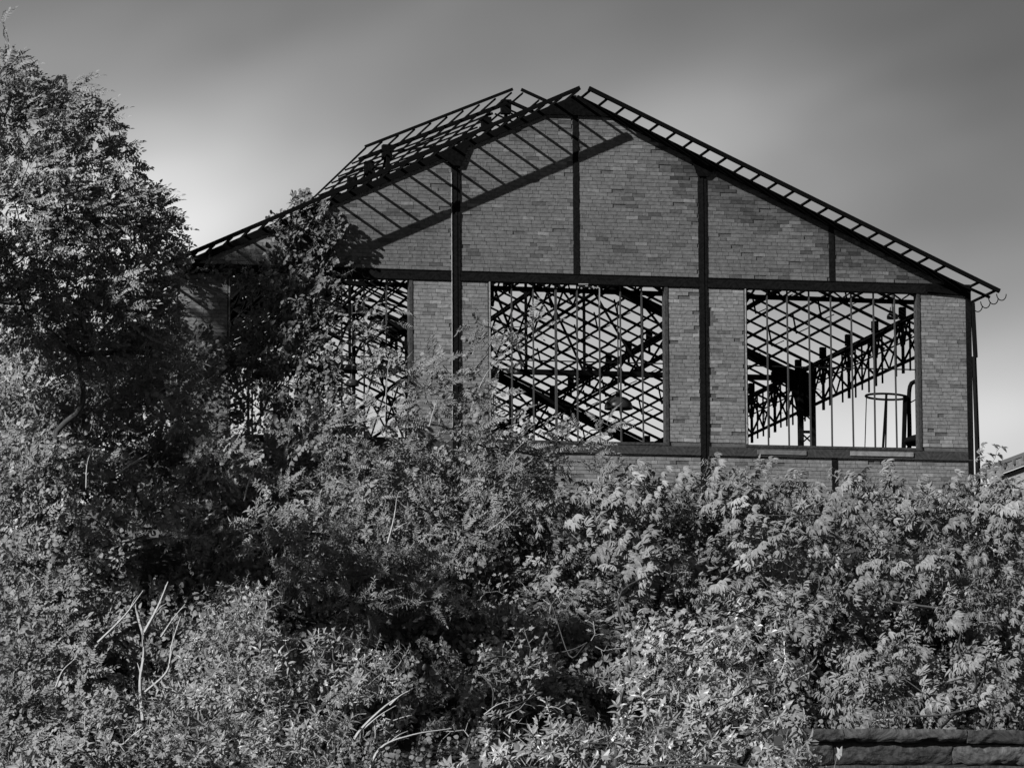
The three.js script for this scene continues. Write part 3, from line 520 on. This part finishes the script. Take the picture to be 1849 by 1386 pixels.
{ // ivy creeping over the whole bank
  const n = 26000, m = leafMat(0.11, 0.8, 0.12); m.specularIntensity = 0.3;
  for (let k = 0; k < 1; k++) {
    const im = new THREE.InstancedMesh(SP.round[0], m, n); im.name = 'ground_ivy'; im.userData = { kind: 'stuff', label: 'dark ivy carpeting the bank under and between the bushes', category: 'ground cover' };
    for (let i = 0; i < n; i++) {
      const z = 4 + 52 * Math.pow(rnd(), 0.8), c = at(W / 2, H, z), w = 1.35 * W / 2 / ppm(z), x = c.x + rr(-w, w), y = groundY(x, z);
      const dir = V(gauss() * 0.8, 0.7 + rnd(), 0.5 + gauss() * 0.6).normalize(), up = V(gauss(), 0.6, 0.8 + gauss()).normalize(), xx = new THREE.Vector3().crossVectors(dir, up).normalize(), zz = new THREE.Vector3().crossVectors(xx, dir);
      im.setMatrixAt(i, _m.makeBasis(xx, dir, zz).scale(_s.setScalar(rr(0.5, 1.0))).setPosition(x, y + rr(-0.05, 0.3), z)); const t = Math.max(0.5, 1 + 0.3 * gauss()); im.setColorAt(i, _c.setRGB(t, t, t));
    }
    im.castShadow = im.receiveShadow = true; scene.add(im);
  }
}
plant({ name: 'locust_tree', label: 'tall feathery tree rising against the sky at the left edge', category: 'tree', species: 'locust', singles: 'frond', tone: 0.155, density: 105, trunk: 0.12, lift: 0.2, nz: 0.7,
  base: [120, 900, 7.6], clumps: [[10, 140, 50, 45, 7.4], [60, 165, 45, 36, 7.0], [130, 170, 40, 45, 7.0], [110, 215, 60, 50, 7.2], [180, 240, 42, 50, 7.0], [30, 230, 70, 50, 7.6], [50, 300, 80, 50, 7.8], [140, 300, 70, 50, 7.2], [215, 300, 40, 44, 6.8], [110, 370, 80, 50, 7.6], [30, 380, 70, 50, 7.9], [200, 370, 70, 50, 7.2], [265, 385, 40, 40, 6.7], [295, 425, 30, 34, 6.6], [240, 440, 60, 40, 7.0], [150, 440, 80, 45, 7.4], [60, 460, 80, 50, 7.8], [120, 520, 100, 45, 7.5], [240, 500, 70, 40, 7.2], [40, 550, 80, 50, 8.0], [190, 570, 90, 45, 7.6], [280, 540, 30, 40, 6.8], [-60, 200, 60, 100, 7.6], [-70, 380, 70, 100, 7.9], [-60, 530, 70, 70, 8.0], [5, 45, 12, 10, 7.2], [260, 520, 50, 36, 7], [295, 480, 26, 30, 6.6], [200, 520, 70, 40, 7.4], [80, 590, 90, 44, 7.6], [220, 590, 80, 40, 7.2], [290, 570, 36, 34, 6.8], [140, 640, 100, 40, 7.4], [270, 640, 60, 36, 7], [20, 480, 70, 50, 8], [150, 400, 80, 50, 7.6], [280, 400, 34, 36, 6.8], [240, 370, 44, 40, 7]] });
plant({ name: 'locust_tree', label: 'unseen broad feathery tree added left of the tall one to shade the bank', category: 'tree', species: 'locust', mix: ['bush', 0.4, 1.2], tone: 0.12, density: 150, trunk: 0.15, base: [-260, 900, 16],  // added outside the view: crowns placed to cast shade on bank and climber
  clumps: [[-190, 330, 110, 90, 10], [-210, 450, 110, 100, 11], [-230, 560, 110, 100, 12], [-240, 360, 120, 100, 15], [-240, 480, 120, 100, 16], [-250, 590, 120, 90, 17], [-250, 420, 120, 100, 21], [-250, 540, 120, 100, 22], [-260, 660, 110, 90, 23], [-200, 140, 110, 80, 17], [-200, 240, 110, 70, 18.5], [-200, 350, 110, 70, 18.5], [-200, 440, 110, 70, 20.5], [-260, -20, 90, 70, 5.2], [-260, -110, 80, 60, 5.2], [-250, 80, 90, 70, 5.6], [-240, 190, 90, 70, 6.5]] });
plant({ name: 'wall_vine', label: 'dark round-leaved climber heaped over the left end of the gable', category: 'climbing plant', species: 'round', mix: ['bush', 0.25], tone: 0.09, density: 120, trunk: 0.05, zmin: 0.08, deep: 0.4, scale: 0.85,
  base: [540, 980, 1.5], clumps: [[555, 385, 34, 18, 0.2], [530, 410, 34, 22, 0.2], [590, 420, 26, 26, 0.2], [545, 445, 44, 24, 0.2], [525, 480, 44, 20, 0.2], [580, 490, 40, 22, 0.2], [470, 492, 36, 7, 0.2], [410, 490, 36, 5, 0.4], [360, 484, 24, 6, 0.4], [325, 470, 18, 18, 0.2], [325, 500, 14, 14, 0.2], [470, 525, 40, 20, 0.6], [540, 530, 44, 30, 0.6], [590, 540, 24, 26, 0.6], [500, 570, 46, 26, 0.8], [560, 590, 44, 34, 0.8], [490, 620, 50, 26, 1], [560, 650, 46, 34, 1], [430, 615, 26, 16, 0.8], [350, 622, 44, 12, 0.9], [450, 660, 50, 28, 1.2], [520, 690, 60, 34, 1.2], [585, 700, 30, 34, 1.2], [600, 745, 34, 28, 1.4], [400, 670, 50, 34, 1.4], [340, 650, 40, 24, 1.2], [470, 740, 60, 34, 1.6], [545, 760, 50, 28, 1.6]],
  branches: [[0.014, [460, 602, 0.2], [450, 575, 0.2], [456, 552, 0.2]], [0.01, [420, 540, 0.4], [380, 525, 0.4], [330, 508, 0.4]]] });
plant({ name: 'sumac_tree', label: 'young tree with long feathered leaves standing before the left and middle windows', category: 'tree', species: 'ailanthus', singles: 'frond', mix: ['round', 0.3, 0.8], tone: 0.13, density: 46, scale: 0.75, trunk: 0.05, bz: 8.5, lift: 0.25,
  base: [800, 1000, 8], clumps: [[650, 575, 36, 22, 7], [700, 570, 30, 20, 7], [670, 620, 46, 22, 7.2], [640, 660, 40, 24, 7.4], [700, 655, 40, 20, 7.4], [860, 580, 26, 18, 7], [900, 600, 34, 18, 7], [960, 585, 36, 14, 7], [880, 640, 50, 24, 7.4], [800, 660, 60, 28, 7.5], [740, 680, 46, 28, 7.5], [830, 700, 70, 32, 7.5], [770, 720, 60, 30, 7.6], [890, 720, 44, 32, 7.6], [700, 750, 70, 32, 8], [800, 770, 90, 34, 8], [900, 770, 60, 28, 8], [980, 780, 60, 16, 7.5], [1060, 785, 50, 12, 7], [1090, 770, 24, 14, 7], [900, 810, 90, 24, 8], [1030, 820, 80, 20, 7.5], [620, 770, 60, 28, 8], [560, 780, 60, 26, 8]],
  branches: [[0.014, [830, 895], [870, 865], [905, 838]], [0.01, [865, 700], [880, 670], [900, 650]], [0.013, [775, 770], [782, 740], [790, 720]], [0.013, [695, 760], [700, 690], [703, 640]], [0.012, [905, 845], [930, 815], [955, 790]]] });
plant({ name: 'sumac_thicket', hollows: true, label: 'broad dim thicket of feathered leaves across the middle below the windows', category: 'shrub', species: 'ailanthus', singles: 'frond', mix: ['bush', 0.45, 1.1], zj: 1.2, tone: 0.15, density: 76, scale: 0.72, trunk: 0.05, bz: 16, lift: 0.2,
  base: [620, 1150, 20], clumps: [[400, 800, 50, 26], [470, 820, 60, 34], [560, 835, 70, 34], [650, 850, 70, 34], [740, 840, 60, 30], [820, 865, 70, 30], [900, 870, 60, 30], [970, 855, 50, 26], [430, 880, 60, 34], [520, 900, 60, 34], [620, 910, 70, 34], [770, 920, 50, 26], [560, 960, 70, 34], [660, 970, 70, 34], [740, 990, 70, 34], [640, 1030, 80, 34], [740, 1050, 70, 30], [560, 1040, 50, 34], [500, 1000, 50, 30], [660, 1090, 60, 26], [780, 1085, 50, 22], [930, 920, 50, 26], [840, 960, 40, 14], [880, 945, 30, 12], [480, 950, 50, 30], [690, 1030, 60, 30]],
  branches: [[0.018, [440, 905, 11], [450, 870, 11], [466, 842, 11]], [0.02, [700, 980, 15], [712, 930, 15], [716, 900, 15]], [0.016, [712, 958, 15], [725, 950, 15], [735, 943, 15]], [0.014, [880, 960, 12], [915, 935, 12], [935, 915, 12]], [0.012, [640, 920, 11], [650, 900, 11], [656, 870, 11]]] });
plant({ name: 'ivy_heap', label: 'ivy and twiggy undergrowth massed behind the thicket at left and centre', category: 'shrub', species: 'round', mix: ['bush', 0.45], tone: 0.13, density: 58, trunk: 0.05, dz: -1.9, zj: 0.4, nz: 0.7,
  base: [500, 1150, 8], hollows: 0.7, clumps: [...grid(-30, 960, 850, 1310, 105, 62, 78, 46), [300, 700, 130, 80, 2.6], [420, 720, 110, 70, 2.6], [560, 800, 100, 60, 3], [100, 700, 120, 90, 2.8], [0, 800, 120, 90, 3.4], [0, 600, 80, 60, 3], [150, 780, 120, 70, 3], [270, 770, 80, 70, 2.5]] });
plant({ name: 'left_shrub', hollows: true, label: 'tangled feathery shrub with pale bare stems filling the lower left', category: 'shrub', species: 'locust', singles: 'frond', mix: ['round', 0.3, 0.9], zj: 1.1, tone: 0.15, density: 105, trunk: 0.05, bz: 34,
  base: [240, 1330, 20], clumps: [[30, 640, 60, 26, 5], [110, 650, 50, 24, 5], [20, 710, 60, 30, 6], [90, 740, 60, 30, 6], [170, 750, 60, 26, 6], [260, 730, 50, 22, 6], [330, 760, 50, 26, 7], [60, 800, 80, 30], [110, 850, 80, 40], [200, 860, 50, 30], [30, 880, 70, 40], [60, 950, 80, 40], [160, 940, 60, 30], [290, 920, 60, 30], [150, 1000, 60, 30], [50, 1020, 70, 40], [100, 1080, 70, 34], [30, 1120, 70, 40], [120, 1150, 60, 34], [50, 1200, 80, 40], [150, 1220, 50, 30], [40, 1280, 80, 40], [140, 1290, 50, 30], [30, 1360, 90, 40], [370, 880, 60, 30], [340, 960, 50, 26], [400, 840, 60, 30], [60, 790, 80, 44, 4.5], [200, 800, 80, 44, 4.5], [290, 830, 60, 40, 5], [100, 600, 60, 36, 6], [230, 640, 60, 36, 6], [300, 700, 50, 40, 6], [200, 700, 70, 36, 5], [130, 850, 80, 40, 6], [20, 850, 80, 40, 6], [150, 1100, 40, 24], [200, 1150, 30, 20]],
  branches: [[0.035, [258, 1300], [255, 1230], [257, 1180], [258, 1140]], [0.028, [259, 1146], [250, 1115], [243, 1090]], [0.028, [260, 1142], [284, 1100], [303, 1050]], [0.022, [176, 1160], [224, 1112], [258, 1066]], [0.022, [261, 1250], [300, 1208], [312, 1165], [326, 1112]], [0.016, [290, 1150], [310, 1120], [334, 1090]], [0.018, [210, 856, 12], [240, 838, 12], [266, 820, 12]], [0.016, [112, 588, 5], [128, 610, 5], [146, 626, 5]], [0.016, [184, 636, 5], [200, 622, 5], [214, 602, 5]], [0.018, [176, 560, 5], [174, 610, 5], [176, 690, 6]], [0.018, [155, 880, 12], [158, 840, 12], [165, 810, 12]], [0.018, [40, 1022, 18], [62, 1040, 18], [84, 1055, 18]], [0.016, [100, 1240, 34], [115, 1210, 34], [134, 1190, 34]]] });
const creep = (label, base, clumps, tone = 0.15) => plant({ name: 'creeper_bush', hollows: true, label, category: 'shrub', species: 'creeper', tone, density: 72, trunk: 0.05, lift: -0.1, base, clumps: clumps.map(([x, y, a, b, z]) => [x, y + (y < 900 && z === undefined ? rr(0, 34) : 0), a * rr(0.7, 0.95), b * rr(0.75, 1.0), z]), deep: 1.35, core: 0.3, zj: 1.1, mix: ['bush', 0.26, 1.25] });
creep('drooping-leaved bush under the middle window, beside the thicket', [1100, 1150, 16], [[1000, 880, 46, 26], [1060, 870, 46, 30], [1120, 860, 46, 30], [1180, 850, 40, 28], [1225, 850, 34, 34], [1030, 930, 56, 30], [1110, 920, 56, 34], [1180, 915, 46, 30], [1080, 985, 56, 34], [1150, 985, 50, 34], [1120, 1040, 46, 26], [1190, 1030, 30, 22], [1140, 1090, 26, 26], [1240, 900, 30, 26]]);
creep('drooping-leaved bush in front of the right pier and window sill', [1380, 1150, 16], [[1280, 850, 30, 26], [1310, 890, 34, 30], [1370, 870, 46, 30], [1430, 880, 44, 34], [1350, 930, 40, 30], [1420, 940, 50, 30], [1490, 930, 40, 26], [1290, 1010, 36, 34], [1300, 1060, 36, 26], [1380, 1000, 46, 34], [1450, 1010, 46, 34], [1410, 1060, 50, 30], [1480, 1060, 40, 26], [1340, 1110, 40, 26], [1440, 1120, 46, 26]]);
creep('drooping-leaved bush at the far right below the corner of the hall', [1680, 1150, 16], [[1540, 890, 40, 28], [1600, 880, 40, 28], [1660, 890, 40, 28], [1720, 890, 40, 28], [1780, 890, 34, 26], [1775, 848, 14, 22, 3], [1790, 888, 26, 30, 3.2], [1830, 930, 40, 28], [1560, 950, 44, 30], [1630, 960, 40, 30], [1700, 950, 46, 30], [1770, 960, 50, 34], [1840, 1000, 40, 30], [1590, 1020, 50, 30], [1670, 1030, 50, 30], [1740, 1030, 46, 34], [1810, 1050, 50, 34], [1550, 1070, 40, 28], [1630, 1090, 46, 26], [1750, 1110, 36, 24], [1840, 1110, 40, 30]]);
creep('short sunlit tuft of drooping leaves growing over the stone wall', [1620, 1330, 36], [[1520, 1160, 46, 26], [1580, 1180, 44, 24], [1560, 1230, 34, 30], [1575, 1285, 50, 20], [1640, 1180, 34, 24], [1550, 1265, 34, 22], [1700, 1180, 26, 18], [1780, 1190, 34, 26], [1840, 1200, 30, 36], [1770, 1275, 30, 14], [1680, 1260, 20, 14], [1640, 1110, 40, 24]], 0.16);
plant({ name: 'overgrown_hedge', label: 'dense hedge along the foot of the hall behind the drooping-leaved bushes', category: 'hedge', species: 'creeper', mix: ['round', 0.4, 0.9], tone: 0.14, density: 50, trunk: 0.05, dz: -2.6, zj: 0.4, nz: 0.7,
  base: [1500, 1150, 8], hollows: 0.4, clumps: grid(1000, 1880, 935, 1310, 100, 56, 74, 40) });
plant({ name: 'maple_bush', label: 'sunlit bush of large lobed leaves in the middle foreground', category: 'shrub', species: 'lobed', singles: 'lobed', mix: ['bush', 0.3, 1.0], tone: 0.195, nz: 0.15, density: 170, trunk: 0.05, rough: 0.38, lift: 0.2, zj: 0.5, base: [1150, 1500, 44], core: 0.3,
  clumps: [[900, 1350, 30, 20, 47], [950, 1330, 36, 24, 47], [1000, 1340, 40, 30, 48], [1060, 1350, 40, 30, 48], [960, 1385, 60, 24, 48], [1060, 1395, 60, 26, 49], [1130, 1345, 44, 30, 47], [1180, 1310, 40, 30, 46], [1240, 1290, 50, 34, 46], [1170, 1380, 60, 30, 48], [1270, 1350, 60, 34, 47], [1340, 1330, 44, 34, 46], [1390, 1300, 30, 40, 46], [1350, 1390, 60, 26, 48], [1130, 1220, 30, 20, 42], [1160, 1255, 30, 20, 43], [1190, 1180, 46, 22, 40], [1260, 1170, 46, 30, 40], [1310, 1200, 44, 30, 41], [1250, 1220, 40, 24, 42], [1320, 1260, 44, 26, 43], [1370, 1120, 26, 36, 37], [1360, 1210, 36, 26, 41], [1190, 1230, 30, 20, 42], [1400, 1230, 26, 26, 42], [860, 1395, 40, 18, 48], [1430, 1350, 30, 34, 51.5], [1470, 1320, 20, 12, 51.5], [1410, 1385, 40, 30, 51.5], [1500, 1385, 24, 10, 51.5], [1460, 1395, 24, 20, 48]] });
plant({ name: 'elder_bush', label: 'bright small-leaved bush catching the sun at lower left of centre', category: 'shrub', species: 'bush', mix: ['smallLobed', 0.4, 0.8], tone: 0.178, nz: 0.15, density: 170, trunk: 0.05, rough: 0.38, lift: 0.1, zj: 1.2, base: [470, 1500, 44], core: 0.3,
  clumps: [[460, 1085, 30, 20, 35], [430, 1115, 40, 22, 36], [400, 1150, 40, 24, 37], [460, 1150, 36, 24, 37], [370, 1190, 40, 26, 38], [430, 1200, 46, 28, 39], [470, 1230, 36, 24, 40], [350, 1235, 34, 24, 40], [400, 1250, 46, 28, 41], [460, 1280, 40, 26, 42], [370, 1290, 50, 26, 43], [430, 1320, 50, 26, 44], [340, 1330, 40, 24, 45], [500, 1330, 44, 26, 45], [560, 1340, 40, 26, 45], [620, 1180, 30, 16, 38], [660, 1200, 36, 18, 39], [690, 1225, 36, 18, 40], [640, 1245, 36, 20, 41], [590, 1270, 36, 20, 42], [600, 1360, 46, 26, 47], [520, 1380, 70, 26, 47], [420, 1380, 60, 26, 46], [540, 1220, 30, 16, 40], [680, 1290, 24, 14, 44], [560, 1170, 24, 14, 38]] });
plant({ name: 'plane_seedling', label: 'patch of small star-shaped leaves in the bottom left corner by the forked stems', category: 'shrub', species: 'smallLobed', mix: ['bush', 0.3], tone: 0.17, density: 140, trunk: 0.03, rough: 0.5, base: [220, 1500, 44],
  clumps: [[170, 1305, 40, 14, 44], [230, 1300, 40, 14, 44], [270, 1310, 34, 14, 44], [180, 1345, 50, 20, 46], [260, 1350, 50, 22, 46], [220, 1385, 70, 22, 46], [310, 1370, 40, 22, 46], [100, 1385, 60, 26, 47]] });
plant({ name: 'bare_sapling', label: 'leaning sapling with two bare pale stems at bottom centre', category: 'sapling', species: 'smallLobed', tone: 0.17, density: 60, trunk: 0.03, base: [650, 1500, 44], bz: 45,
  clumps: [[850, 1330, 24, 10, 43], [900, 1290, 34, 14, 41], [960, 1195, 30, 16, 38], [900, 1185, 40, 20, 38], [1000, 1100, 30, 14, 32], [920, 1075, 24, 14, 30], [980, 1250, 30, 14, 42], [860, 1210, 30, 14, 39], [1060, 1160, 24, 12, 38]],
  branches: [[0.03, [640, 1420], [636, 1345], [690, 1285], [736, 1248]], [0.022, [662, 1400], [690, 1350], [740, 1330], [815, 1315]], [0.012, [676, 1302], [676, 1330], [672, 1345]], [0.012, [874, 1290, 42], [900, 1272, 42], [936, 1264, 42]]] });

renderer.render(scene, camera);
